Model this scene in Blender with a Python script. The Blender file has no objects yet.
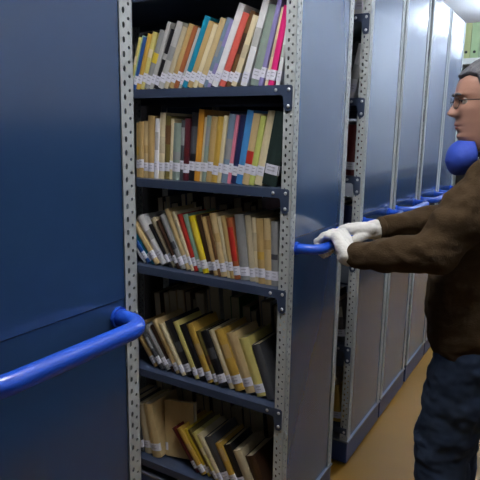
import bpy, bmesh, math, random
from mathutils import Vector, Matrix, noise
random.seed(7)
R = math.radians
scene = bpy.context.scene
COL = scene.collection

# ------------------------------------------------------------------ helpers
def lin(c):
    return tuple(((v/255.0)/12.92 if v/255.0 <= 0.04045 else ((v/255.0+0.055)/1.055)**2.4) for v in c)

MATS = {}
def mat(name, rgb, rough=0.6, metal=0.0, var=0.15, scale=8.0, bump=0.0, bscale=60.0, spec=0.5, stretch=None, coat=0.0):
    if name in MATS: return MATS[name]
    m = bpy.data.materials.new(name); m.use_nodes = True
    nt = m.node_tree; b = nt.nodes['Principled BSDF']
    c = lin(rgb)
    tc = nt.nodes.new('ShaderNodeTexCoord'); mp = nt.nodes.new('ShaderNodeMapping')
    nt.links.new(tc.outputs['Object'], mp.inputs['Vector'])
    if stretch: mp.inputs['Scale'].default_value = stretch
    nz = nt.nodes.new('ShaderNodeTexNoise'); nz.inputs['Scale'].default_value = scale; nz.inputs['Detail'].default_value = 4
    nt.links.new(mp.outputs['Vector'], nz.inputs['Vector'])
    mx = nt.nodes.new('ShaderNodeMix'); mx.data_type = 'RGBA'
    mx.inputs[6].default_value = tuple(v*(1-var) for v in c)+(1,)
    mx.inputs[7].default_value = tuple(min(1, v*(1+var)) for v in c)+(1,)
    nt.links.new(nz.outputs['Fac'], mx.inputs[0]); nt.links.new(mx.outputs[2], b.inputs['Base Color'])
    b.inputs['Roughness'].default_value = rough; b.inputs['Metallic'].default_value = metal
    b.inputs['Specular IOR Level'].default_value = spec
    if coat: b.inputs['Coat Weight'].default_value = coat; b.inputs['Coat Roughness'].default_value = 0.08
    if bump:
        n2 = nt.nodes.new('ShaderNodeTexNoise'); n2.inputs['Scale'].default_value = bscale; n2.inputs['Detail'].default_value = 3
        nt.links.new(mp.outputs['Vector'], n2.inputs['Vector'])
        bp = nt.nodes.new('ShaderNodeBump'); bp.inputs['Strength'].default_value = bump; bp.inputs['Distance'].default_value = 0.01
        nt.links.new(n2.outputs['Fac'], bp.inputs['Height']); nt.links.new(bp.outputs['Normal'], b.inputs['Normal'])
    MATS[name] = m
    return m

def link(name, bm, m, parent=None, smooth=False):
    me = bpy.data.meshes.new(name)
    bmesh.ops.recalc_face_normals(bm, faces=bm.faces)
    bm.to_mesh(me); bm.free()
    if smooth:
        for p in me.polygons: p.use_smooth = True
    for mm in (m if isinstance(m, (list, tuple)) else [m]): me.materials.append(mm)
    o = bpy.data.objects.new(name, me); COL.objects.link(o)
    if parent is not None: o.parent = parent
    return o

def thing(name, label, cat, loc=(0, 0, 0), group=None, rot=(0, 0, 0)):
    o = bpy.data.objects.new(name, None); COL.objects.link(o)
    o.location = loc; o.rotation_euler = rot; o.empty_display_size = 0.05
    return tag(o, label, cat, group)

def tag(o, label, cat, group=None):
    o['label'] = label; o['category'] = cat
    if group: o['group'] = group
    return o

def struct(o):
    o['kind'] = 'structure'; return o

def box(bm, x0, x1, y0, y1, z0, z1, mi=0, bev=0.0):
    vs = [bm.verts.new((x, y, z)) for x in (x0, x1) for y in (y0, y1) for z in (z0, z1)]
    fs = [bm.faces.new([vs[i] for i in q]) for q in ((0,1,3,2),(4,6,7,5),(0,4,5,1),(2,3,7,6),(0,2,6,4),(1,5,7,3))]
    for f in fs: f.material_index = mi
    if bev:
        es = list({e for f in fs for e in f.edges})
        r = bmesh.ops.bevel(bm, geom=es, offset=bev, segments=2, profile=0.6, affect='EDGES')
        for f in r['faces']: f.material_index = mi

def prism(bm, poly, axis, a, b, mi=0):
    """extrude a 2-D outline along an axis ('x','y','z') from a to b"""
    def P(u, v, w):
        return {'x': (w, u, v), 'y': (u, w, v), 'z': (u, v, w)}[axis]
    A = [bm.verts.new(P(u, v, a)) for u, v in poly]; B = [bm.verts.new(P(u, v, b)) for u, v in poly]
    n = len(poly); fs = [bm.faces.new(A), bm.faces.new(B[::-1])]
    for i in range(n): fs.append(bm.faces.new([A[i], A[(i+1) % n], B[(i+1) % n], B[i]]))
    for f in fs: f.material_index = mi

def tube(bm, pts, rad, seg=14, mi=0):
    pts = [Vector(p) for p in pts]; rings = []
    rads = rad if isinstance(rad, (list, tuple)) else [rad]*len(pts)
    up = None
    for i, p in enumerate(pts):
        t = (pts[min(i+1, len(pts)-1)]-pts[max(i-1, 0)]).normalized()
        if up is None:
            up = t.orthogonal().normalized()
        up = (up - t*up.dot(t)).normalized(); s = t.cross(up)
        rings.append([bm.verts.new(p+(up*math.cos(2*math.pi*k/seg)+s*math.sin(2*math.pi*k/seg))*rads[i]) for k in range(seg)])
    for a, b in zip(rings, rings[1:]):
        for k in range(seg): bm.faces.new([a[k], a[(k+1) % seg], b[(k+1) % seg], b[k]]).material_index = mi
    bm.faces.new(rings[0][::-1]).material_index = mi; bm.faces.new(rings[-1]).material_index = mi

def ball(bm, c, r, sc=(1, 1, 1), u=16, v=10, mi=0, rot=None):
    mtx = Matrix.Translation(c) @ (rot.to_4x4() if rot else Matrix.Identity(4)) @ Matrix.Diagonal((sc[0], sc[1], sc[2], 1))
    r_ = bmesh.ops.create_uvsphere(bm, u_segments=u, v_segments=v, radius=r, matrix=mtx)
    for vert in r_['verts']:
        for f in vert.link_faces: f.material_index = mi

def capsule(bm, a, b, ra, rb, seg=20):
    """closed tapered capsule from a to b"""
    a, b = Vector(a), Vector(b); t = (b-a).normalized(); up = t.orthogonal().normalized(); s = t.cross(up)
    prof = []
    for k in range(1, 7): th = math.pi/2*(1-k/6); prof.append((a-t*ra*math.sin(th), ra*math.cos(th)))
    for k in range(0, 6): th = math.pi/2*(k/6); prof.append((b+t*rb*math.sin(th), rb*math.cos(th)))
    rings = [[bm.verts.new(c+(up*math.cos(2*math.pi*i/seg)+s*math.sin(2*math.pi*i/seg))*r) for i in range(seg)] for c, r in prof]
    A = bm.verts.new(a-t*ra); B = bm.verts.new(b+t*rb)
    for i in range(seg):
        j = (i+1) % seg
        bm.faces.new([A, rings[0][j], rings[0][i]]); bm.faces.new([B, rings[-1][i], rings[-1][j]])
        for p, q in zip(rings, rings[1:]): bm.faces.new([p[i], p[j], q[j], q[i]])

def chain(bm, pts):
    for p, q in zip(pts, pts[1:]): capsule(bm, p[0], q[0], p[1], q[1])

def fuse(name, bm, m, parent, voxel, smooth=6, post=None, cut=None):
    """merge overlapping closed shapes of one body into ONE continuous surface"""
    bmesh.ops.recalc_face_normals(bm, faces=bm.faces)
    me = bpy.data.meshes.new(name+'_raw'); bm.to_mesh(me); bm.free()
    o = bpy.data.objects.new(name, me); COL.objects.link(o)
    md = o.modifiers.new('r', 'REMESH'); md.mode = 'VOXEL'; md.voxel_size = voxel
    if smooth:
        ms = o.modifiers.new('s', 'SMOOTH'); ms.iterations = smooth; ms.factor = 0.5
    dg = bpy.context.evaluated_depsgraph_get()
    new = bpy.data.meshes.new_from_object(o.evaluated_get(dg)); new.name = name
    o.modifiers.clear(); o.data = new; bpy.data.meshes.remove(me)
    b2 = bmesh.new(); b2.from_mesh(new)
    if post:
        b2.normal_update()
        mv = [(v, post(v.co, v.normal)) for v in b2.verts]
        for v, d in mv: v.co += d
    if cut: cut(b2)
    b2.to_mesh(new); b2.free()
    new.materials.clear(); new.materials.append(m)
    for p in new.polygons: p.use_smooth = True
    o.parent = parent
    return o

# ------------------------------------------------------------------ camera
cam = bpy.data.cameras.new('camera'); camo = bpy.data.objects.new('camera', cam); COL.objects.link(camo)
yaw, pit, rol = R(30.9146), R(10.9858), R(0.9098)
fw = Vector((-math.sin(yaw)*math.cos(pit), math.cos(yaw)*math.cos(pit), -math.sin(pit)))
rr = Vector((math.cos(yaw), math.sin(yaw), 0)); uu = rr.cross(fw)
r2 = rr*math.cos(rol)+uu*math.sin(rol); u2 = -rr*math.sin(rol)+uu*math.cos(rol)
camo.matrix_world = Matrix(((r2.x, u2.x, -fw.x, 0.7186), (r2.y, u2.y, -fw.y, 0.0), (r2.z, u2.z, -fw.z, 1.42), (0, 0, 0, 1)))
cam.sensor_width = 36; cam.lens = 36*557.09/480; cam.clip_start = 0.02
scene.camera = camo

# ------------------------------------------------------------------ materials
PANEL = mat('blue_panel_paint', (46, 76, 116), rough=0.18, var=0.07, scale=3, bump=0.03, bscale=5, spec=0.55, coat=0.38)
SHELFM = mat('blue_shelf_paint', (56, 68, 90), rough=0.4, var=0.1, scale=6)
KICK = mat('kick_plate_paint', (48, 70, 120), rough=0.35, var=0.08, scale=5)
POST = mat('grey_slotted_steel', (186, 192, 190), rough=0.5, metal=0.15, var=0.12, scale=25, bump=0.05, bscale=200)
BOLT = mat('zinc_bolt', (215, 218, 222), rough=0.3, metal=0.6)
BLUEBAR = mat('blue_handle_paint', (32, 80, 192), rough=0.25, var=0.06, spec=0.6)
WALL = mat('white_wall_paint', (226, 228, 230), rough=0.8, var=0.02, bump=0.05, bscale=90)
WALLR = mat('grey_wall_paint', (232, 233, 236), rough=0.75, var=0.05, scale=2, bump=0.05, bscale=90)
DARKBLOCK = mat('dark_mirrored_block', (28, 27, 29), rough=0.6, var=0.15, scale=4)
CEIL = mat('ceiling_white', (235, 236, 238), rough=0.85, var=0.02)
FLOOR = mat('yellow_floor_lino', (136, 97, 8), rough=0.45, var=0.10, scale=5, bump=0.03, bscale=30)
PAGES = mat('page_paper', (214, 200, 168), rough=0.85, var=0.12, scale=300, stretch=(1, 0.02, 0.02))
STICK = mat('label_paper', (226, 226, 236), rough=0.7, var=0.10, scale=90)

# ------------------------------------------------------------------ room
XL, XR, YB, YF, ZC = -1.10, 1.34, -1.35, 11.0, 2.75
def slab(name, x0, x1, y0, y1, z0, z1, m):
    bm = bmesh.new(); box(bm, x0, x1, y0, y1, z0, z1); return struct(link(name, bm, m))
slab('floor', XL-.1, XR+.1, YB-.1, YF+.1, -.1, 0, FLOOR)
slab('ceiling', XL-.1, XR+.1, YB-.1, YF+.1, ZC, ZC+.1, CEIL)
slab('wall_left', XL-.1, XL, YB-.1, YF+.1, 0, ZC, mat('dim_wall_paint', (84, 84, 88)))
slab('wall_far', XL, XR, YF, YF+.1, 0, ZC, WALL)
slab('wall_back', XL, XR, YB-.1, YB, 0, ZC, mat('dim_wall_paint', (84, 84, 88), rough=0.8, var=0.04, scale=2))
bm = bmesh.new(); box(bm, XR, XR+.1, YB-.1, YF+.1, 0, ZC); struct(link('wall_right', bm, WALLR))
bm = bmesh.new(); box(bm, XR-.42, XR-.0005, 3.61, YF-.001, 0.0005, 0.95, bev=0.004); struct(link('added_dark_block_1', bm, DARKBLOCK))  # unseen low block, added so the end panels mirror something dark
bm = bmesh.new(); box(bm, XR-.03, XR-.021, YB, 3.6, 0.0005, 1.45, bev=0.003); struct(link('added_dark_block_2', bm, mat('dark_bounce_absorber', (34, 36, 42), rough=0.6, var=0.1, scale=3)))  # unseen dark sheet, added to cut light bounced off the near wall

# ------------------------------------------------------------------ shelving units
UW, UL, UH = 0.45, 1.0, 2.13
SHELVES = [0.1746, 0.5446, 0.9414, 1.2545, 1.5551, 1.862, 2.118]

def flange(bm, axis, sx, sy, z0, z1):
    """one perforated flange of a slotted angle, real holes, along X ('x') or Y ('y')"""
    W = 0.034; pitch = 0.0250; hw, hh = 0.0034, 0.0058; rw = 0.0033
    th = 0.0018
    n = int((z1-z0)/pitch)
    cols = [(0.0105, 0.5, rw, rw), (0.0235, 0.0, hw, hh)]
    half = W/2
    def P(u, z, d):
        return (-sx*u, sy*d, z) if axis == 'x' else (-sx*d, sy*u, z)
    vc = {}
    def V(u, z, d):
        k = (round(u, 6), round(z, 6), d)
        if k not in vc: vc[k] = bm.verts.new(P(u, z, d))
        return vc[k]
    for ci, (cu, off, a, b) in enumerate(cols):
        u0, u1 = (0, half) if ci == 0 else (half, W)
        zs = z0 + off*pitch
        cells = []
        if off: cells.append((z0, zs, False))
        for k in range(n): cells.append((zs+k*pitch, zs+(k+1)*pitch, True))
        if cells[-1][1] < z1: cells.append((cells[-1][1], z1, False))
        for (c0, c1, hole) in cells:
            c1 = min(c1, z1)
            if c1-c0 < 1e-5: continue
            if not hole or c1-c0 < pitch*.9:
                for d in (0, th): bm.faces.new([V(u0, c0, d), V(u1, c0, d), V(u1, c1, d), V(u0, c1, d)])
                continue
            zc = (c0+c1)/2
            out = [(u1, zc), (u1, c1), ((u0+u1)/2, c1), (u0, c1), (u0, zc), (u0, c0), ((u0+u1)/2, c0), (u1, c0)]
            inn = [(cu+a*math.cos(k*math.pi/4), zc+b*math.sin(k*math.pi/4)) for k in range(8)]
            for k in range(8):
                j = (k+1) % 8
                for d in (0, th): bm.faces.new([V(*out[k], d), V(*out[j], d), V(*inn[j], d), V(*inn[k], d)])
                bm.faces.new([V(*inn[k], 0), V(*inn[j], 0), V(*inn[j], th), V(*inn[k], th)])
    for (ua, ub) in ((0, 0), (W, W)):
        bm.faces.new([V(ua, z0, 0), V(ua, z1, 0), V(ua, z1, th), V(ua, z0, th)])

def post_bm(sx, sy):
    bm = bmesh.new(); flange(bm, 'x', sx, sy, 0.116, UH); flange(bm, 'y', sx, sy, 0.116, UH)
    return bm

def make_unit():
    u = thing('mobile_shelving_unit', 'x', 'shelving unit')
    for (sx, sy, x, y) in ((1, 1, 0, 0), (1, -1, 0, UW), (-1, 1, -UL, 0), (-1, -1, -UL, UW)):
        o = link('post', post_bm(sx, sy), POST, u); o.location = (x, y, 0)
    # end panel: two sheets on a folded return, seam just above the handle
    bm = bmesh.new()
    box(bm, -0.010, -0.002, 0.0345, UW-0.0345, 1.1012, UH-0.002, bev=0.0015)
    box(bm, -0.010, -0.003, 0.0345, UW-0.0345, 0.120, 1.1000, bev=0.0015)
    box(bm, -0.022, -0.012, 0.042, UW-0.042, 0.125, UH-0.01)
    link('end_panel', bm, PANEL, u)
    bm = bmesh.new(); box(bm, -UL+0.003, -UL+0.010, 0.0345, UW-0.0345, 0.120, UH-0.002, bev=0.0015); link('end_panel', bm, PANEL, u)
    # plinth with a bright folded lip along its top
    bm = bmesh.new()
    box(bm, -UL, 0.0, 0.0, UW, 0.012, 0.108, bev=0.003)
    box(bm, -UL-0.003, 0.005, -0.003, UW+0.003, 0.108, 0.1155, mi=1, bev=0.001)
    link('plinth', bm, [KICK, mat('plinth_lip', (120, 128, 140), rough=0.35, metal=0.3)], u)
    for yy in (0.10, UW-0.10):
        bm = bmesh.new()
        prism(bm, [(-0.10+0.05*math.cos(k*math.pi/10), 0.0505+0.05*math.sin(k*math.pi/10)) for k in range(20)], 'y', yy-0.012, yy+0.012)
        link('wheel', bm, mat('wheel_steel', (70, 72, 76), rough=0.4, metal=0.7), u)
    # handle: bent tube
    hz, hx, ya, yb, rb = 1.068, 0.071, 0.052, UW-0.055, 0.048
    pts = [(-0.004, ya, hz), (0.02, ya, hz)]
    for k in range(0, 7):
        a = k/6*math.pi/2; pts.append((hx-rb+rb*math.sin(a), ya+rb-rb*math.cos(a), hz))
    for k in range(0, 7):
        a = k/6*math.pi/2; pts.append((hx-rb+rb*math.cos(a), yb-rb+rb*math.sin(a), hz))
    pts += [(0.02, yb, hz), (-0.004, yb, hz)]
    bm = bmesh.new(); tube(bm, pts, 0.0165, 18); h = link('handle', bm, BLUEBAR, u, smooth=True)
    for yy in (ya, yb):
        bm = bmesh.new()
        prism(bm, [(yy+0.021*math.cos(k*math.pi/12), hz+0.021*math.sin(k*math.pi/12)) for k in range(24)], 'x', -0.002, 0.004)
        link('mounting_flange', bm, BLUEBAR, h)
    # shelves
    for z in SHELVES:
        bm = bmesh.new(); lip = 0.028; t = 0.002
        box(bm, -UL+0.004, -0.024, 0.0, UW, z-0.004, z)
        for (y0, y1) in ((-0.0030, -0.0006), (UW+0.0006, UW+0.0030)):
            gd, gw = 0.074, 0.026
            ends = []
            # outline of lip with the corner gussets folded down at both ends
            L0, L1 = -UL+0.004, -0.006
            poly = [(L0+0.005, z), (L1-0.005, z), (L1, z-0.005), (L1, z-gd+0.008), (L1-0.008, z-gd), (L1-gw+0.006, z-gd), (L1-gw, z-gd+0.010), (L1-gw-0.004, z-lip-0.004), (L1-gw-0.010, z-lip),
                    (L0+gw+0.010, z-lip), (L0+gw+0.004, z-lip-0.004), (L0+gw, z-gd+0.010), (L0+gw-0.006, z-gd), (L0+0.008, z-gd), (L0, z-gd+0.008), (L0, z-0.005)]
            if z < 0.2:
                poly = [(L0, z), (L1, z), (L1, z-lip), (L0, z-lip)]
            prism(bm, poly, 'y', y0, y1)
            box(bm, L0+0.04, L1-0.04, min(y0, y1)+(0.0024 if y0 < 0 else -0.010), max(y0, y1)+(0.010 if y0 < 0 else -0.0024), z-lip, z-lip+0.002)
        sh = link('shelf', bm, SHELFM, u)
        bz = [(-0.018, -0.013), (-0.060, -0.014), (-0.018, -0.060)] if z > 0.2 else [(-0.016, -0.018)]
        for s in (0, 1):
            for (bx, dz) in bz:
                bm = bmesh.new()
                ball(bm, (bx, -0.0030 if s == 0 else UW+0.0030, z+dz), 0.0055, (1, 0.6, 1), 12, 8)
                link('bolt', bm, BOLT, sh, smooth=True)
    return u

UNIT_Y = [0.359, 1.492, 2.125, 2.593, 3.085, 3.552]
UNIT_LABEL = [
    'nearest blue shelving unit, its end panel and curved blue handle filling the left edge',
    'blue shelving unit with open book rows, handle gripped by the gloved man',
    'blue mobile shelving unit just right of the narrow dark gap behind the gloved hands',
    'blue shelving unit, second beyond the narrow dark gap, thin light strip on its left',
    'blue shelving unit, second from the far end of the row, beside the man’s forearm',
    'farthest blue shelving unit, its end panel right in front of the man’s face']
def copy_tree(o, parent=None):
    c = o.copy(); COL.objects.link(c); c.parent = parent
    for ch in list(o.children): copy_tree(ch, c)
    return c
proto = make_unit()
for i, y in enumerate(UNIT_Y):
    o = proto if i == 0 else copy_tree(proto)
    o.location = (0, y, 0); tag(o, UNIT_LABEL[i].replace('’', "'"), 'shelving unit', 'row of mobile shelving units')

# ------------------------------------------------------------------ books
ORD = ['first','second','third','fourth','fifth','sixth','seventh','eighth','ninth','tenth','eleventh','twelfth','thirteenth','fourteenth','fifteenth','sixteenth','seventeenth','eighteenth','nineteenth','twentieth','twenty-first','twenty-second','twenty-third','twenty-fourth','twenty-fifth','twenty-sixth','twenty-seventh','twenty-eighth','twenty-ninth','thirtieth','thirty-first','thirty-second','thirty-third','thirty-fourth']
COLORS = {
 'pale yellow': (212,200,120), 'yellow': (222,196,60), 'bright yellow': (226,204,30), 'cream': (222,208,168), 'white': (232,232,232), 'light grey': (184,184,180),
 'grey': (146,148,146), 'dark grey': (72,74,78), 'black': (26,26,30), 'navy': (34,42,82), 'blue': (40,84,150), 'sky blue': (70,140,200),
 'teal': (18,134,164), 'blue grey': (118,140,160), 'lavender': (140,132,184), 'mint green': (150,186,160), 'grey green': (138,154,142), 'dark green': (34,50,46),
 'tan': (190,160,104), 'light tan': (204,180,130), 'beige': (196,184,152), 'brown': (110,78,46), 'dark brown': (66,44,30), 'olive': (120,108,56),
 'rust': (168,96,56), 'coral': (212,96,84), 'red': (186,50,40), 'dark red': (90,26,26), 'magenta': (226,40,122), 'pink': (222,130,150), 'orange': (214,150,50),
 'yellow green': (196,204,110), 'maroon': (84,30,40), 'mustard': (196,160,70), 'leaf green': (60,130,70)}
VIVID = ('teal','magenta','coral','sky blue','pink','orange','bright yellow','mint green','rust')
def cover_mat(name):
    return mat('cover_'+name.replace(' ', '_'), COLORS[name], rough=0.45, var=0.22, scale=26, bump=0.06, bscale=120)

def book_parts(root, t, h, d, color, label=True, lab_z=None, band=None, dark_print=False, facing=1):
    """book in its own frame: x across the thickness (0..t), z up, y from spine (0) into the shelf (d)"""
    f = facing
    bm = bmesh.new(); ct = min(0.0016, t*0.16); nseg = 5
    # rounded spine outline in x-y, then boards
    sp = [(t*k/nseg, f*0.25*t*0.5*(1-math.sin(math.pi*k/nseg))) for k in range(nseg+1)]
    outer = sp + [(t, f*d), (t-ct, f*d)]
    inner = [(t-ct, f*0.004), (ct, f*0.004)]
    poly = outer + inner + [(ct, f*d), (0, f*d)]
    prism(bm, poly, 'z', 0, h)
    cm = cover_mat(color)
    mats = [cm]
    c = link('cover', bm, mats, root)
    bm = bmesh.new(); y0, y1 = f*0.0045, f*(d-0.003)
    box(bm, ct*1.02, t-ct*1.02, min(y0, y1), max(y0, y1), 0.003, h-0.003)
    link('page_block', bm, PAGES, root)
    if label:
        z0 = lab_z if lab_z is not None else 0.022
        bm = bmesh.new(); hh = 0.030; e = 0.0007
        sl = [(t*k/nseg, f*(0.25*t*0.5*(1-math.sin(math.pi*k/nseg))-e)) for k in range(nseg+1)]
        sl = [(-e, f*0.014)] + [(-e, sl[0][1])] + sl[1:-1] + [(t+e, sl[-1][1]), (t+e, f*0.014)]
        for (a, b) in zip(sl, sl[1:]):
            vs = [bm.verts.new((a[0], a[1], z0)), bm.verts.new((b[0], b[1], z0)), bm.verts.new((b[0], b[1], z0+hh)), bm.verts.new((a[0], a[1], z0+hh))]
            bm.faces.new(vs)
        # two faint typed lines on the sticker
        for k, zz in enumerate((0.011, 0.021)):
            if t > 0.010: box(bm, t*0.25, t*0.75, min(f*0.0, f*-0.0012), max(f*0.0, f*-0.0012), z0+zz, z0+zz+0.0022, mi=1)
        bmesh.ops.remove_doubles(bm, verts=bm.verts, dist=1e-6)
        s = link('spine_label', bm, [STICK, mat('typed_ink', (168, 168, 178), rough=0.7)], root); s['label'] = 'white paper spine label'
    if band:
        zb0, zb1, bc = band
        bm = bmesh.new(); e = 0.0005
        sl = [(t*k/nseg, f*(0.25*t*0.5*(1-math.sin(math.pi*k/nseg))-e)) for k in range(nseg+1)]
        for (a, b) in zip(sl, sl[1:]):
            bm.faces.new([bm.verts.new((a[0], a[1], zb0*h)), bm.verts.new((b[0], b[1], zb0*h)), bm.verts.new((b[0], b[1], zb1*h)), bm.verts.new((a[0], a[1], zb1*h))])
        bmesh.ops.remove_doubles(bm, verts=bm.verts, dist=1e-6)
        s = link('title_band', bm, cover_mat(bc), root); s['label'] = bc+' band on the spine'

def rect(x, t, h, lean):
    """corners in x-z of a leaning book whose lowest corner is on z=0; lean>0 tips the top to +x"""
    ca, sa = math.cos(lean), math.sin(lean)
    pts = [(u*ca+v*sa, -u*sa+v*ca) for u, v in ((0, 0), (t, 0), (t, h), (0, h))]
    zm = min(p[1] for p in pts)
    return [(x+p[0], p[1]-zm) for p in pts], -zm
def overlap(A, B):
    for P in (A, B):
        for i in range(4):
            ex, ez = P[(i+1) % 4][0]-P[i][0], P[(i+1) % 4][1]-P[i][1]
            nx, nz = -ez, ex; l = math.hypot(nx, nz); nx /= l; nz /= l
            a = [nx*p[0]+nz*p[1] for p in A]; b = [nx*p[0]+nz*p[1] for p in B]
            if max(a) <= min(b)+0.0006 or max(b) <= min(a)+0.0006: return False
    return True
def pack(x0, items, s):
    """pack items (t,h,lean) left to right from x0, thickness scaled by s -> origins, rectangles"""
    out = []
    for (t, h, ln) in items:
        t = t*s
        lo, hi = (x0, x0) if not out else (out[-1][0]-0.25, out[-1][0]+0.5)
        def bad(x):
            r, _ = rect(x, t, h, ln)
            return any(overlap(r, o[1]) for o in out[-5:])
        if out:
            for _ in range(40):
                m = (lo+hi)/2
                if bad(m) or m < out[-1][0]+0.0005: lo = m
                else: hi = m
        r, dz = rect(hi, t, h, ln); out.append((hi, r, dz, t))
    return out

NEAR = {'cream': 'beige', 'tan': 'mustard', 'light tan': 'tan', 'white': 'light grey', 'beige': 'light grey', 'pale yellow': 'cream', 'mustard': 'tan', 'brown': 'dark brown', 'black': 'dark grey',
 'grey': 'dark grey', 'light grey': 'grey', 'dark grey': 'grey', 'olive': 'brown', 'coral': 'pink', 'teal': 'blue', 'grey green': 'grey', 'dark brown': 'brown', 'maroon': 'dark red', 'lavender': 'blue grey', 'blue grey': 'grey'}
def title(c, h):
    if random.random() > .45 or c not in NEAR: return None
    z = random.uniform(.35, .6)
    return (z, z+random.uniform(.08, .3), NEAR[c])
def row(unit_y, z, x_left, x_right, books, shelf_name, group, facing=1, depth=0.165, inset=0.028, x_max=-0.026, label_z=0.019, use=None):
    """books: (px weight, height, lean deg, colour, opts)"""
    items = [(b[0], b[1], R(b[2])) for b in books]
    lo, hi = 0.0005, 0.02
    for _ in range(40):
        m = (lo+hi)/2; o = pack(x_left, items, m)
        ext = max(max(p[0] for p in q[1]) for q in o)
        last = max(q[1][0][0] if False else max(q[1][0][0], q[1][1][0]) for q in o)
        if last > x_right or ext > x_max: hi = m
        else: lo = m
    placed = pack(x_left, items, lo)
    names = [b[3] for b in books]; used = set(); n = len(books)
    for i, (b, (x, rc, dz, t)) in enumerate(zip(books, placed)):
        opts = b[4] if len(b) > 4 else {}
        nm = opts.get('desc', names[i])
        if names.count(names[i]) == 1 and names[i] in VIVID: lb = f"{nm} book, the only {names[i]} one on the {shelf_name}"
        else: lb = f"{nm} book, {ORD[i]} from left on the {shelf_name}"
        d = opts.get('d', depth*random.uniform(0.88, 1.06)); ins = inset+random.uniform(-0.004, 0.006)
        y = unit_y+ins if facing > 0 else unit_y+UW-ins
        root = thing('book', lb, 'book', (x, y, z+dz+0.0006), group, (0, R(b[2]), 0))
        book_parts(root, t, b[1], d, names[i], label=not opts.get('nolabel') and facing > 0, lab_z=opts.get('lz', label_z+random.uniform(-0.007, 0.007)), band=opts.get('band') or title(names[i], b[1]), facing=facing)
    return placed

U1 = UNIT_Y[1]; S = SHELVES
A = [(3.45,0.180,17.0,'pale yellow'),(2.88,0.185,17.0,'mint green'),(4.02,0.178,17.0,'blue'),(5.75,0.188,18.0,'mustard'),(5.75,0.192,18.0,'pale yellow'),(6.90,0.198,21.5,'grey',{'band':(.45,.62,'yellow')}),
 (4.60,0.225,21.5,'light grey'),(5.75,0.200,22.5,'black',{'band':(.5,.6,'light grey')}),(7.47,0.222,22.5,'light grey'),(5.75,0.205,23.5,'beige'),(6.90,0.212,23.5,'tan'),(5.17,0.205,23.5,'rust'),(3.45,0.200,23.5,'light grey'),
 (7.47,0.232,23.5,'teal'),(6.32,0.215,23.5,'tan'),(5.17,0.205,23.5,'cream'),(6.32,0.222,23.5,'light tan'),(5.75,0.222,23.5,'blue grey'),(4.00,0.215,23.5,'lavender'),(7.00,0.258,22.5,'white',{'desc':'tall white'}),
 (7.00,0.228,22.0,'coral'),(5.50,0.232,21.5,'brown'),(6.00,0.215,20.5,'cream'),(7.00,0.268,17.0,'white',{'desc':'tall white'}),(9.00,0.235,15.0,'grey green'),(4.50,0.248,14.0,'lavender'),(3.50,0.225,13.0,'cream'),(6.00,0.225,12.0,'magenta'),(4.00,0.215,10.0,'white')]
row(U1, S[4], -0.655, -0.050, A, 'upper right-leaning shelf', 'books on the upper shelf', x_max=-0.026)
B = [(5,.19,1,'tan'),(4.5,.195,1,'tan'),(6,.197,1,'light tan'),(7,.215,1,'tan'),(4,.205,3,'white'),(6,.225,3,'cream'),(6,.215,2.5,'olive'),(3.5,.205,3,'cream'),(8,.19,3,'grey green'),
 (4.5,.20,3,'dark grey'),(5,.205,3,'maroon'),(6.5,.225,4,'black',{'band':(.4,.8,'dark grey')}),(5.5,.235,5,'orange'),(3.5,.21,6,'cream'),(4,.215,6,'grey green'),(6,.212,6,'tan'),(6,.212,7,'mustard'),(3.5,.215,7,'cream'),
 (6,.22,8,'blue grey'),(3,.218,8.5,'pink'),(6,.218,9,'navy'),(6,.232,9.5,'sky blue'),(6,.222,10,'light tan',{'band':(.22,.48,'red'),'desc':'cream and red'}),(4.5,.215,10.5,'yellow green'),(7,.23,11,'cream'),(13,.225,10.5,'dark green',{'lz':.035})]
row(U1, S[3], -0.632, -0.050, B, 'second shelf', 'books on the second shelf', x_max=-0.026, label_z=0.030)
Cc = [(3.50,0.115,-42.0,'white'),(4.50,0.125,-41.0,'blue'),(4.00,0.130,-39.0,'teal'),(5.00,0.178,-37.9,'light tan'),(9.00,0.197,-34.8,'white',{'desc':'thick white'}),(2.50,0.173,-33.6,'black'),(6.00,0.192,-31.4,'beige',{'desc':'dull beige'}),(4.00,0.187,-30.3,'dark brown'),
 (5.00,0.206,-27.1,'grey'),(5.00,0.226,-25.0,'light tan'),(3.00,0.216,-22.9,'cream'),(5.00,0.206,-21.2,'red'),(5.50,0.206,-19.6,'mint green'),(6.00,0.202,-18.4,'bright yellow',{'band':(.15,.9,'yellow')}),(6.00,0.206,-16.8,'dark brown'),(4.50,0.202,-15.6,'tan'),
 (3.00,0.206,-14.4,'brown'),(6.00,0.216,-13.3,'light tan'),(3.50,0.206,-12.2,'cream'),(4.50,0.209,-11.5,'tan'),(5.50,0.204,-10.3,'rust',{'band':(.3,.85,'red')}),(9.00,0.216,-7.7,'grey'),(5.50,0.216,-6.6,'beige'),(4.00,0.211,-5.4,'cream'),(6.50,0.211,-4.2,'tan'),(6.00,0.213,-3.1,'light tan'),(6.00,0.206,-2.0,'grey')]
row(U1, S[2], -0.602, -0.050, Cc, 'left-leaning third shelf', 'books on the third shelf', label_z=0.020)
D = [(6.5,.175,-38.0,'tan'),(4,.18,-36.0,'dark grey'),(4.5,.185,-35.0,'grey'),(4.5,.19,-33.0,'dark brown'),(5.5,.215,-32.0,'light tan'),(3,.205,-31.0,'cream'),(8,.215,-28.0,'black'),(4,.22,-27.0,'pale yellow'),(7,.21,-26.0,'black'),(6,.22,-25.5,'mustard'),
 (5,.20,-25.0,'olive'),(7,.205,-25.0,'black'),(5,.215,-24.5,'cream'),(8,.22,-24.0,'mustard'),(9,.215,-23.0,'light tan'),(8,.205,-22.0,'pale yellow'),(7,.19,-20.0,'dark grey',{'nolabel':1})]
row(U1, S[1], -0.560, -0.050, D, 'steeply leaning fourth shelf', 'books on the fourth shelf', label_z=0.018)
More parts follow.
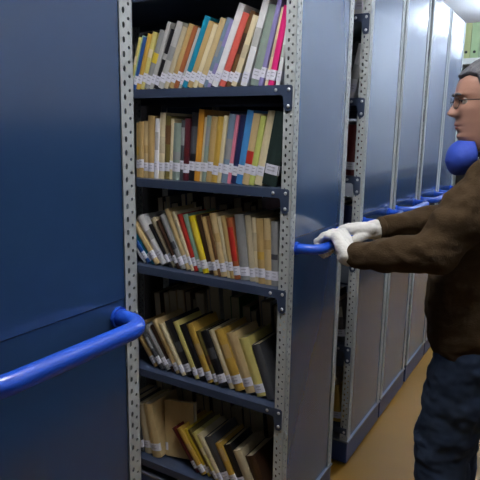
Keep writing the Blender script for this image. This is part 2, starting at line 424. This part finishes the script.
# bottom shelf: a slumped jumble
Eb = [(6,.20,-8,'grey'),(5,.205,-9,'dark grey'),(5,.20,-10,'beige'),(6,.215,-12,'light tan')]
row(U1, S[0], -0.700, -0.530, Eb, 'bottom shelf, left end', 'upright books at the bottom left', label_z=0.022)
def loose_book(label, t, h, d, color, loc, rot, lab=False, group='slumped books on the bottom shelf'):
    root = thing('book', label, 'book', loc, group, tuple(R(a) for a in rot)); book_parts(root, t, h, d, color, label=lab); return root
loose_book('tan paperback standing face-out on the bottom shelf, white sticker at its lower left', .022, .215, .140, 'light tan', (-.530, 1.570, S[0]+.001), (9, -9, -90), True)
E2 = [(4,.185,-38,'dark red'),(4,.19,-37,'mustard'),(3.5,.19,-36,'yellow'),(3,.195,-35,'olive'),(3.5,.19,-34,'pale yellow'),(3,.19,-33,'cream'),(7,.18,-31,'dark grey'),(5,.17,-30,'mustard'),(6,.17,-28,'black'),(7,.16,-27,'beige'),(8,.15,-25,'dark brown')]
row(U1, S[0], -0.365, -0.060, E2, 'bottom shelf, slumped right part', 'slumped books on the bottom shelf', label_z=0.015)

# second rank of books, facing the other side of the same unit
def back_row(unit_y, z, names, hs, lean, shelf, x0=-0.72, x1=-0.05):
    items = [(random.uniform(4, 8), random.uniform(*hs), lean+random.uniform(-.6, .6)+0.0*i, c, {'nolabel': 1}) for i, c in enumerate(names)]
    row(unit_y, z, x0, x1, items, shelf, 'back rank of books', facing=-1)
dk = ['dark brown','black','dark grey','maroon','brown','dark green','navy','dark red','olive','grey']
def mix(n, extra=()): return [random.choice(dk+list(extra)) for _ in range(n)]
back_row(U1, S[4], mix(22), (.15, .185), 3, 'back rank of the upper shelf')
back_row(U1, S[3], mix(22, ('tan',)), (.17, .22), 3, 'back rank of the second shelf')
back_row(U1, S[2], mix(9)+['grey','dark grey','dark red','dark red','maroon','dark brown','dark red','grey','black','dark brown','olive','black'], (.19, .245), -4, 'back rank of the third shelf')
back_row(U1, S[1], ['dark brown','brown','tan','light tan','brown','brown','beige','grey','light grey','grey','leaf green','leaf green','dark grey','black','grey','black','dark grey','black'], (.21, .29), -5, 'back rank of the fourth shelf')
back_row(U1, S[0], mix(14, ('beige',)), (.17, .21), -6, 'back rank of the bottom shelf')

# the few books seen through the gap, on the unit behind
U2 = UNIT_Y[2]
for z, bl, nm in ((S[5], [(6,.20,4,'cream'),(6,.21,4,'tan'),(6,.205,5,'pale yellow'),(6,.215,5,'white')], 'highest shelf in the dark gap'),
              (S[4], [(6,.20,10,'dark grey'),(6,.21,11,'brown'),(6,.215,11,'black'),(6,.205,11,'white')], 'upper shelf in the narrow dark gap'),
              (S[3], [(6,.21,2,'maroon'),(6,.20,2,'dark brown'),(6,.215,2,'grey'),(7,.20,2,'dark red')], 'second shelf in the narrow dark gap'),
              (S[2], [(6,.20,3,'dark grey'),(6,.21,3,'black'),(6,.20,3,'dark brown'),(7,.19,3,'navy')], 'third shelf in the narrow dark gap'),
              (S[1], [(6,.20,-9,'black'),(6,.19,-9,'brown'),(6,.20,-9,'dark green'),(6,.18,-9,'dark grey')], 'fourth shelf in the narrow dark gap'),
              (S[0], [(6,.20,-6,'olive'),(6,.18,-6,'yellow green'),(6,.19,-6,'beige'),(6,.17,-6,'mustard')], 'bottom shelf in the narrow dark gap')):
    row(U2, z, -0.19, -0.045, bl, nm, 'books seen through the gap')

# ------------------------------------------------------------------ bookcase and binders on the far wall
CASE = mat('white_bookcase', (226, 228, 220), rough=0.5, var=0.03)
bc = thing('bookcase', 'white bookcase at the far end with tall green binders standing on its top board', 'bookcase', (0, 5.2, 0))
for z0, z1 in ((2.012, 2.062), (1.60, 1.63), (1.20, 1.23), (.80, .83), (.40, .43), (0.04, .08)):
    bm = bmesh.new(); box(bm, -.24, .23, 0, .30, z0, z1, bev=.002); link('board', bm, CASE, bc)
for x in (-.27, .23):
    bm = bmesh.new(); box(bm, x, x+.03, 0, .30, 0, 2.062, bev=.002); link('side_panel', bm, CASE, bc)
bm = bmesh.new(); box(bm, -.24, .23, .285, .30, .08, 2.012); link('back_panel', bm, mat('bookcase_back', (52, 50, 48), rough=.7), bc)  # back coloured dark to paint the shelf interior as shaded
BINDER = {'olive green': (186, 192, 134), 'pale green': (176, 200, 150), 'grey green': (150, 172, 134)}
def binder(label, x, z, color, w=.062, h=.285, group='binders on the far bookcase'):
    r = thing('binder', label, 'binder', (x, 5.215, z), group)
    m = mat('binder_'+color.replace(' ', '_'), BINDER[color] if color in BINDER else COLORS[color], rough=.5, var=.1, scale=14)
    bm = bmesh.new()
    prism(bm, [(0, 0), (w, 0), (w, .26), (w-.003, .26), (w-.003, .003), (.003, .003), (.003, .26), (0, .26)], 'z', 0, h)
    link('cover', bm, m, r)
    bm = bmesh.new(); box(bm, .008, w-.008, .02, .24, .004, h-.02); link('page_block', bm, PAGES, r)
    bm = bmesh.new(); tube(bm, [(w/2, -.0005, .05), (w/2, .002, .05)], .012, 14); link('finger_ring', bm, mat('dark_ring', (50, 54, 46), rough=.4), r)
bx = -.232
for k, (c, lb) in enumerate((('olive green', 'olive green binder at the left end of the far bookcase top'), ('pale green', 'pale green binder second from the left on the far bookcase top'),
        ('grey green', 'grey green binder third from the left on the far bookcase top'), ('olive green', 'olive green binder fourth from the left on the far bookcase top'),
        ('pale green', 'pale green binder fifth from the left on the far bookcase top'), ('olive green', 'olive green binder sixth from the left on the far bookcase top'))):
    binder(lb, bx, 2.0625, c); bx += .0665
bx = -.232
for k in range(6):
    binder(f'black binder {ORD[k]} from the left, added to darken the shelf under the green binders', bx, 1.6305, 'black', group='added black binders on the far bookcase'); bx += .0665  # filler binders, added in black to keep the shelf interior dark

# ------------------------------------------------------------------ the man
SKIN = mat('skin', (184, 140, 119), rough=0.42, var=0.10, scale=14, bump=0.05, bscale=140)
SWEAT = mat('brown_fleece', (66, 52, 35), rough=0.95, var=0.22, scale=35, bump=0.25, bscale=220, spec=0.15)
JEANS = mat('blue_denim', (44, 57, 78), rough=0.9, var=0.25, scale=18, bump=0.15, bscale=400, spec=0.2)
GLOVE = mat('white_knit_glove', (222, 220, 212), rough=0.95, var=0.07, scale=60, bump=0.25, bscale=350, spec=0.1)
HAIR = mat('grey_black_hair', (92, 92, 95), rough=0.6, var=0.55, scale=60, bump=0.5, bscale=160, stretch=(1, 1, .35))
MASKM = mat('blue_mask_fabric', (44, 74, 176), rough=0.7, var=0.08, scale=20, bump=0.12, bscale=150)
SHOE = mat('black_shoe', (30, 28, 28), rough=0.5)
man = thing('person', 'man in dark brown sweater, jeans and white knit gloves pushing the blue shelf handle', 'person', (0.50, 1.83, 0))
def W(p): return Vector(p)-Vector((0.50, 1.83, 0))      # world -> man's own frame
J = dict(neck=W((.535,1.83,1.36)), lsh=W((.525,1.650,1.290)), rsh=W((.540,2.005,1.290)), lel=W((.405,1.565,1.098)), rel=W((.405,1.985,1.155)),
         lwr=W((.160,1.600,1.055)), rwr=W((.168,1.808,1.108)))
# --- head: lofted from profile levels (forward, half width, back), then warped with brow, sockets, nose, lips
LV = [(-.030,.030,.045,-.055),(-.008,.055,.050,-.060),(.004,.074,.052,-.062),(.018,.083,.056,-.066),(.032,.081,.060,-.072),(.046,.083,.064,-.080),(.060,.087,.067,-.088),(.080,.086,.070,-.094),
      (.100,.085,.073,-.098),(.120,.083,.075,-.101),(.140,.090,.077,-.104),(.155,.089,.078,-.104),(.175,.083,.077,-.101),(.195,.069,.071,-.092),(.212,.048,.058,-.074),(.224,.024,.040,-.048),(.231,.004,.018,-.018)]
def lerp_lv(z):
    for a, b in zip(LV, LV[1:]):
        if a[0] <= z <= b[0]:
            t = (z-a[0])/(b[0]-a[0]); return [a[i]+(b[i]-a[i])*t for i in (1, 2, 3)]
    return LV[-1][1:]
def g(x, s): return math.exp(-(x/s)**2)
NOSE = [(.070,0),(.074,.004),(.078,.020),(.083,.028),(.090,.029),(.102,.022),(.114,.014),(.124,.007),(.136,.002),(.142,0)]
def nose(z):
    for a, b in zip(NOSE, NOSE[1:]):
        if a[0] <= z <= b[0]: return a[1]+(b[1]-a[1])*(z-a[0])/(b[0]-a[0])
    return 0
def head_pt(th, z, grow=0.0):
    f, w, b = lerp_lv(z)
    c, s = math.cos(th), math.sin(th)
    x = (f if c > 0 else -b)*math.copysign(abs(c)**0.85, c); y = w*math.copysign(abs(s)**0.92, s)
    if c > 0 and not grow:
        k = c**2
        sig = .009+.012*g(z-.083, .013)
        x += nose(z)*.95*g(y, sig)
        for sd in (-1, 1):
            x -= .013*g(y-sd*.031, .015)*g(z-.122, .011)           # eye sockets
            x += .005*g(y-sd*.030, .022)*g(z-.140, .006)           # brow
            x += .005*g(y-sd*.046, .018)*g(z-.092, .016)           # cheek
            y -= 0
        x += .006*g(y, .022)*g(z-.0545, .005) + .006*g(y, .020)*g(z-.0415, .005)   # lips
        x -= .005*g(y, .026)*g(z-.0482, .0028)
        x -= .004*g(y, .02)*g(z-.030, .005)
    l = math.hypot(x, y) or 1
    return Vector((x*(1+grow/l), y*(1+grow/l), z))
HY = R(23)      # head turned a little towards the camera
hf = Vector((-math.cos(HY), -math.sin(HY), 0)); hl = Vector((math.sin(HY), -math.cos(HY), 0))   # forward, his left
HO = W((.468, 1.832, 1.402))
tilt = R(3)
def HW(p):     # head frame (forward, left, up) -> man's frame
    x = p.x*math.cos(tilt)+(p.z-.1)*math.sin(tilt); z = -p.x*math.sin(tilt)+(p.z-.1)*math.cos(tilt)+.1
    return HO+hf*x+hl*p.y+Vector((0, 0, z))
bm = bmesh.new(); NT = 96; NZ = 150; rings = []
for i in range(NZ+1):
    z = -.030+.261*i/NZ
    rings.append([bm.verts.new(HW(head_pt(2*math.pi*k/NT, z))) for k in range(NT)])
for a, b in zip(rings, rings[1:]):
    for k in range(NT): bm.faces.new([a[k], a[(k+1) % NT], b[(k+1) % NT], b[k]])
bm.faces.new(rings[0][::-1]); bm.faces.new(rings[-1])
for sd in (-1, 1):      # ears
    ball(bm, HW(Vector((-.012, sd*.078, .105))), .030, (.62, .35, 1.05), 16, 12)
    ball(bm, HW(Vector((-.008, sd*.080, .082))), .014, (.7, .5, 1), 12, 8)
chain(bm, [(HW(Vector((-.030, 0, .05))), .058), (J['neck'], .062)])
chain(bm, [(J['neck']-Vector((0,0,.02)), .07), (W((.53,1.83,1.22)), .11), (W((.51,1.83,1.02)), .12), (W((.52,1.83,.86)), .12)])
for sh, el, wr, sy in ((J['lsh'], J['lel'], J['lwr'], -1), (J['rsh'], J['rel'], J['rwr'], 1)):
    chain(bm, [(J['neck']-Vector((0,0,.06)), .06), (sh, .055), (el, .040), (wr, .020)])
for sy in (-1, 1):
    chain(bm, [(W((.52, 1.83+sy*.08, .84)), .095), (W((.450, 1.83+sy*.095, .45)), .055), (W((.475, 1.83+sy*.10, .09)), .038), (W((.40, 1.83+sy*.11, .05)), .03)])
body = fuse('body', bm, SKIN, man, 0.003, 2)

def fold(sc, amp, along=None):
    def f(co, n):
        q = Vector((co.x*sc, co.y*sc, co.z*sc*1.4)); return n*(noise.noise(q)*amp+noise.noise(q*2.3)*amp*.45)
    return f
# --- sweater
bm = bmesh.new()
def loft_body(bm, secs, seg=40):
    rings = [[bm.verts.new(W((cx+rx*math.copysign(abs(math.cos(2*math.pi*k/seg))**.85, math.cos(2*math.pi*k/seg)), cy+ry*math.copysign(abs(math.sin(2*math.pi*k/seg))**.85, math.sin(2*math.pi*k/seg)), z))) for k in range(seg)] for (z, cx, rx, cy, ry) in secs]
    for a, b in zip(rings, rings[1:]):
        for k in range(seg): bm.faces.new([a[k], a[(k+1) % seg], b[(k+1) % seg], b[k]])
    bm.faces.new(rings[0][::-1]); bm.faces.new(rings[-1])
loft_body(bm, [(.755,.505,.128,1.83,.175),(.775,.503,.137,1.83,.185),(.80,.502,.140,1.83,.19),(.86,.498,.150,1.83,.20),(.95,.495,.150,1.83,.20),(1.05,.50,.140,1.83,.20),(1.15,.51,.128,1.83,.20),(1.24,.525,.115,1.83,.19),(1.31,.537,.092,1.83,.15),(1.355,.535,.070,1.83,.085),(1.395,.520,.062,1.83,.066)])
for sh, el, wr, mid in ((J['lsh'], J['lel'], J['lwr'], .054), (J['rsh'], J['rel'], J['rwr'], .050)):
    d = (wr-el)
    chain(bm, [(W((.54,1.83,1.27)), .09), (sh, .076), (sh.lerp(el, .5), .078), (el, .060), (el+d*.5, mid), (el+d*.86, .042), (el+d*.93, .037)])
def cut_neck(b2): pass
sweater = fuse('sweater', bm, SWEAT, man, 0.006, 6, fold(14, .010))
# collar and ribbed hem
bm = bmesh.new()
ringp = [W((.515+.066*math.cos(2*math.pi*k/28), 1.83+.070*math.sin(2*math.pi*k/28), 1.385+.012*math.cos(2*math.pi*k/28))) for k in range(29)]
tube(bm, ringp, .011, 10); link('collar', bm, SWEAT, sweater, True)
for nm, wr, el in (('cuff', J['lwr'], J['lel']), ('cuff', J['rwr'], J['rel'])):
    bm = bmesh.new(); d = (wr-el); a = el+d*.90; tube(bm, [a, a+d*.03, a+d*.06, a+d*.085], [.036, .040, .040, .034], 22); link(nm, bm, SWEAT, sweater, True)
# --- jeans
bm = bmesh.new()
loft_body(bm, [(.70,.505,.120,1.83,.175),(.78,.510,.122,1.83,.172),(.86,.515,.115,1.83,.165),(.92,.515,.110,1.83,.160)])
for sy in (-1, 1):
    chain(bm, [(W((.500, 1.83+sy*.082, .76)), .110), (W((.448, 1.83+sy*.093, .44)), .090), (W((.458, 1.83+sy*.098, .25)), .078), (W((.475, 1.83+sy*.10, .09)), .070)])
fuse('jeans', bm, JEANS, man, 0.006, 4, fold(16, .009))
# --- shoes
for sy in (-1, 1):
    bm = bmesh.new(); yy = 1.83+sy*.11
    chain(bm, [(W((.510, yy, .045)), .040), (W((.435, yy, .047)), .042), (W((.340, yy, .037)), .034)])
    def flat(co, n): return Vector((0, 0, max(0.0, 0.002-co.z)))
    fuse('shoe', bm, SHOE, man, 0.006, 3, flat)
# --- gloves: palm, four separate fingers curled over the bar, thumb under it
def glove(wr, el, knuckles, ys, wristdir, thumb_side, label):
    bm = bmesh.new()
    bx, bz = 0.071, 1.068
    kz = bz+.040
    d = (wr-el).normalized()
    chain(bm, [(wr-d*.030, .033), (wr, .033), (wr+d*.018, .032)])
    for i, y in enumerate(ys):
        L = (.92, 1.0, .97, .85)[i]
        k = W((bx+.026, y, kz-.002*(i in (0, 3))))
        base = wr+d*.012+Vector((0, (y-sum(ys)/4)*.55, 0.004))
        chain(bm, [(base, .022), (k, .0165)])
        chain(bm, [(k, .0135), (W((bx-.010*L, y, bz+.037)), .0118), (W((bx-.034, y, bz+.014)), .0112), (W((bx-.030*L, y, bz-.018*L)), .0104), (W((bx-.012, y, bz-.030*L)), .0095)])
    ty = ys[0]-thumb_side*.018 if thumb_side < 0 else ys[-1]+.020
    ty = (max(ys)+.020) if thumb_side > 0 else (min(ys)-.020)
    chain(bm, [(wr+d*.02+Vector((0, thumb_side*.016, -.006)), .019), (W((bx+.040, ty-thumb_side*.004, bz+.004)), .0150), (W((bx+.026, ty, bz-.020)), .0128), (W((bx+.004, ty-thumb_side*.002, bz-.031)), .0112)])
    gl = fuse('glove', bm, GLOVE, man, 0.0025, 3, fold(45, .0022))
    gl['label'] = label
    bm = bmesh.new(); a = wr-d*.034; tube(bm, [a, a+d*.006, a+d*.014], [.031, .0345, .031], 20); link('ribbed_cuff', bm, GLOVE, gl, True)
glove(J['lwr'], J['lel'], None, [1.616, 1.640, 1.664, 1.686], None, 1, 'white knit glove on the nearer left hand')
glove(J['rwr'], J['rel'], None, [1.760, 1.784, 1.808, 1.830], None, -1, 'white knit glove on the farther right hand')
# --- hair: cap that follows the skull down to a hairline
def hairline(th):
    c = math.cos(th)
    if c > .55: return .190-.004*math.cos(th*6)
    if c > .15: return .190-(.55-c)/.40*.075
    if c > -.25: return .115-(.15-c)/.40*.02
    return .095-(-.25-c)/.75*.085
bm = bmesh.new(); NH = 96; rows = []
for i in range(26):
    t = i/25; r_ = []
    for k in range(NH):
        th = 2*math.pi*k/NH; z0 = hairline(th); z = z0+(.231-z0)*t
        gr = .004+.011*min(1, t*5)
        p = head_pt(th, min(z, .2308), gr); p.z += .013*t**2
        p += (p-Vector((-.01, 0, .1))).normalized()*(.0035*noise.noise(Vector((th*9, z*60, 0)))+.003*noise.noise(Vector((th*25, z*30, 4))))
        r_.append(bm.verts.new(HW(p)))
    rows.append(r_)
base = [bm.verts.new(HW(head_pt(2*math.pi*k/NH, hairline(2*math.pi*k/NH)-.002, -.004))) for k in range(NH)]
for a, b in zip([base]+rows, rows):
    for k in range(NH): bm.faces.new([a[k], a[(k+1) % NH], b[(k+1) % NH], b[k]])
bm.faces.new(rows[-1])
link('hair', bm, HAIR, man, True)
# --- face details
EW = mat('eye_white', (206, 200, 192), rough=.25, var=.03); IR = mat('dark_iris', (40, 26, 18), rough=.15)
for sd in (-1, 1):
    c = HW(Vector((.0665, sd*.031, .121)))
    bm = bmesh.new(); ball(bm, c, .0125, u=20, v=14); e = link('eye', bm, EW, man, True)
    bm = bmesh.new(); ball(bm, c+hf*.0088+Vector((0, 0, -.0008)), .0056, (1, 1, 1), 14, 10); link('iris', bm, IR, e, True)
    bm = bmesh.new()      # upper eyelid
    pts = []
    for k in range(9):
        a = (k/8-.5)*2; y = sd*.031+a*.0155
        pts.append(HW(Vector((.0665+.0128*math.cos(a*1.0)-.001, y, .1265-.0045*a*a))))
    tube(bm, pts, [.0016+.0016*(1-abs(k/4-1)) for k in range(9)], 8); link('eyelid', bm, mat('eyelid_skin', (150, 100, 80), rough=.55), man, True)
    bm = bmesh.new(); pts = []
    for k in range(9):
        a = k/8; y = sd*(.012+.040*a); th = math.atan2(y, .09)
        p = head_pt(th, .138+.006*math.sin(a*2.4)-.004*a); pts.append(HW(p+Vector((.0015, 0, 0))))
    tube(bm, pts, [.0022+.0022*math.sin(math.pi*min(1, .15+k/9)) for k in range(9)], 8); link('eyebrow', bm, HAIR, man, True)
bm = bmesh.new()
for zc, rr_ in ((.0525, .0036), (.0440, .0042)):
    pts = [HW(head_pt(a/10*.30, zc-(.0015*(a/10)**2))-Vector((.0018, 0, 0))) for a in range(-10, 11)]
    tube(bm, pts, [max(.0008, rr_*(1-(abs(a)/10)**2)) for a in range(-10, 11)], 8)
link('lips', bm, mat('lip_skin', (150, 88, 80), rough=.45), man, True)
# --- eyeglasses
gls = bmesh.new()
fr = mat('dark_glasses_frame', (40, 36, 36), rough=.35, metal=.3)
for sd in (-1, 1):
    pts = []
    for k in range(29):
        a = 2*math.pi*k/28; pts.append(HW(Vector((.098-.010*abs(math.cos(a)+0.0)*0-(.031+.023*math.cos(a))**2*2.2, sd*(.033+.024*math.cos(a)), .116+.017*math.sin(a)))))
    tube(gls, pts, .0008, 8)
    tube(gls, [HW(Vector((.0915, sd*.057, .122))), HW(Vector((.075, sd*.077, .123))), HW(Vector((.03, sd*.082, .121))), HW(Vector((-.02, sd*.083, .118))), HW(Vector((-.035, sd*.082, .100)))], .0016, 8)
tube(gls, [HW(Vector((.0975, -.010, .119))), HW(Vector((.1005, 0, .122))), HW(Vector((.0975, .010, .119)))], .0012, 8)
G = link('eyeglasses', gls, fr, man, True)
lm = bpy.data.materials.new('clear_lens'); lm.use_nodes = True
lb = lm.node_tree.nodes['Principled BSDF']; lb.inputs['Transmission Weight'].default_value = 1; lb.inputs['Roughness'].default_value = 0.02; lb.inputs['IOR'].default_value = 1.05
for sd in (-1, 1):
    bm = bmesh.new(); vs = []
    for k in range(28):
        a = 2*math.pi*k/28; vs.append(bm.verts.new(HW(Vector((.098-(.031+.023*math.cos(a))**2*2.2, sd*(.033+.0235*math.cos(a)), .116+.0165*math.sin(a))))))
    bm.faces.new(vs); link('lens', bm, lm, G, True)
# --- blue mask pulled down under the chin
bm = bmesh.new(); MC = HW(Vector((.056, 0, -.040)))
NU, NV = 40, 16; rows = []
for j in range(NV+1):
    ph = j/NV*math.pi*.56; r_ = []
    for k in range(NU):
        a = 2*math.pi*k/NU
        y = math.cos(a)*math.sin(ph)*.066; zz = math.sin(a)*math.sin(ph)*.052; x = .060*math.copysign(abs(math.cos(ph))**.62, math.cos(ph))
        p = Vector((x, y, zz)); p.x += .002*g(zz-.004, .008)*math.cos(ph)     # centre crease
        an = R(28); q = Vector((p.x*math.cos(an)-p.z*math.sin(an)*-.35, p.y, p.z-p.x*.35))
        r_.append(bm.verts.new(MC+hf*q.x+hl*q.y+Vector((0, 0, q.z))))
    rows.append(r_)
for a, b in zip(rows, rows[1:]):
    for k in range(NU): bm.faces.new([a[k], a[(k+1) % NU], b[(k+1) % NU], b[k]])
bmesh.ops.remove_doubles(bm, verts=bm.verts, dist=1e-5)
mk = link('face_mask', bm, MASKM, man, True)
sol = mk.modifiers.new('t', 'SOLIDIFY'); sol.thickness = .0025
mk['label'] = 'blue cup-shaped face mask hanging under the chin'
bm = bmesh.new()
for s in (-1, 1):
    tube(bm, [HW(Vector((.045, s*.060, -.035))), HW(Vector((.0, s*.070, -.005))), HW(Vector((-.05, s*.066, .012))), HW(Vector((-.085, s*.03, .018)))], .0022, 8)
link('strap', bm, mat('dark_strap', (40, 44, 60), rough=.8), mk, True)

# ------------------------------------------------------------------ ceiling lights
def emis(name, rgb, st):
    m = bpy.data.materials.new(name); m.use_nodes = True; nt = m.node_tree
    b = nt.nodes['Principled BSDF']; b.inputs['Base Color'].default_value = (.8, .8, .8, 1)
    b.inputs['Emission Color'].default_value = lin(rgb)+(1,); b.inputs['Emission Strength'].default_value = st
    return m
def lamp(label, x, y, L, st, glow='cool_lamp_glow', rgb=(218, 234, 255)):
    r = thing('ceiling_light', label, 'ceiling light', (x, y, ZC), 'fluorescent ceiling lights')
    bm = bmesh.new(); box(bm, -.028, .028, -L/2-.03, L/2+.03, -.125, -.085, bev=.004); link('housing', bm, mat('lamp_housing', (230, 230, 230), rough=.4), r)
    for yy in (-L*.35, L*.35):
        bm = bmesh.new(); tube(bm, [(0, yy, -.086), (0, yy, -.0005)], .006, 10); link('hanging_rod', bm, mat('lamp_housing', (230, 230, 230)), r)
    for sx in (-1, 1):
        bm = bmesh.new(); tube(bm, [(sx*.048, -L/2, -.112), (sx*.048, L/2, -.112)], .016, 14); link('fluorescent_tube', bm, emis(glow, rgb, st), r, True)
lamp('fluorescent twin-tube light hanging over the gap in front of the book rows', .16, .92, .6, 120, 'neutral_lamp_glow', (248, 247, 250))
lamp('fluorescent twin-tube light hanging over the aisle above the man', .75, 1.95, 1.0, 12, 'neutral_lamp_glow', (248, 247, 250))
lamp('fluorescent twin-tube light hanging over the aisle before the far bookcase', .60, 4.25, 1.2, 58)
lamp('added fluorescent twin-tube light, unseen, along the wall beyond the far bookcase', .75, 6.9, 1.2, 34)  # added to brighten the wall that the end panels mirror
lamp('added fluorescent twin-tube light, unseen, nearest the end wall of the room', .75, 9.0, 1.2, 40)  # second added light, keeps the far mirrored wall and ceiling bright
lamp('added fluorescent twin-tube light whitening the ceiling directly behind the far bookcase', .08, 6.4, 1.0, 110)  # extra light, added only to whiten the ceiling above the bookcase
w = bpy.data.worlds.new('world'); scene.world = w; w.use_nodes = True
w.node_tree.nodes['Background'].inputs['Color'].default_value = (.5, .55, .65, 1); w.node_tree.nodes['Background'].inputs['Strength'].default_value = 0.02
vs = scene.view_settings; vs.view_transform = 'Standard'; vs.look = 'None'; vs.gamma = 1; vs.use_curve_mapping = False; vs.exposure = 0.42
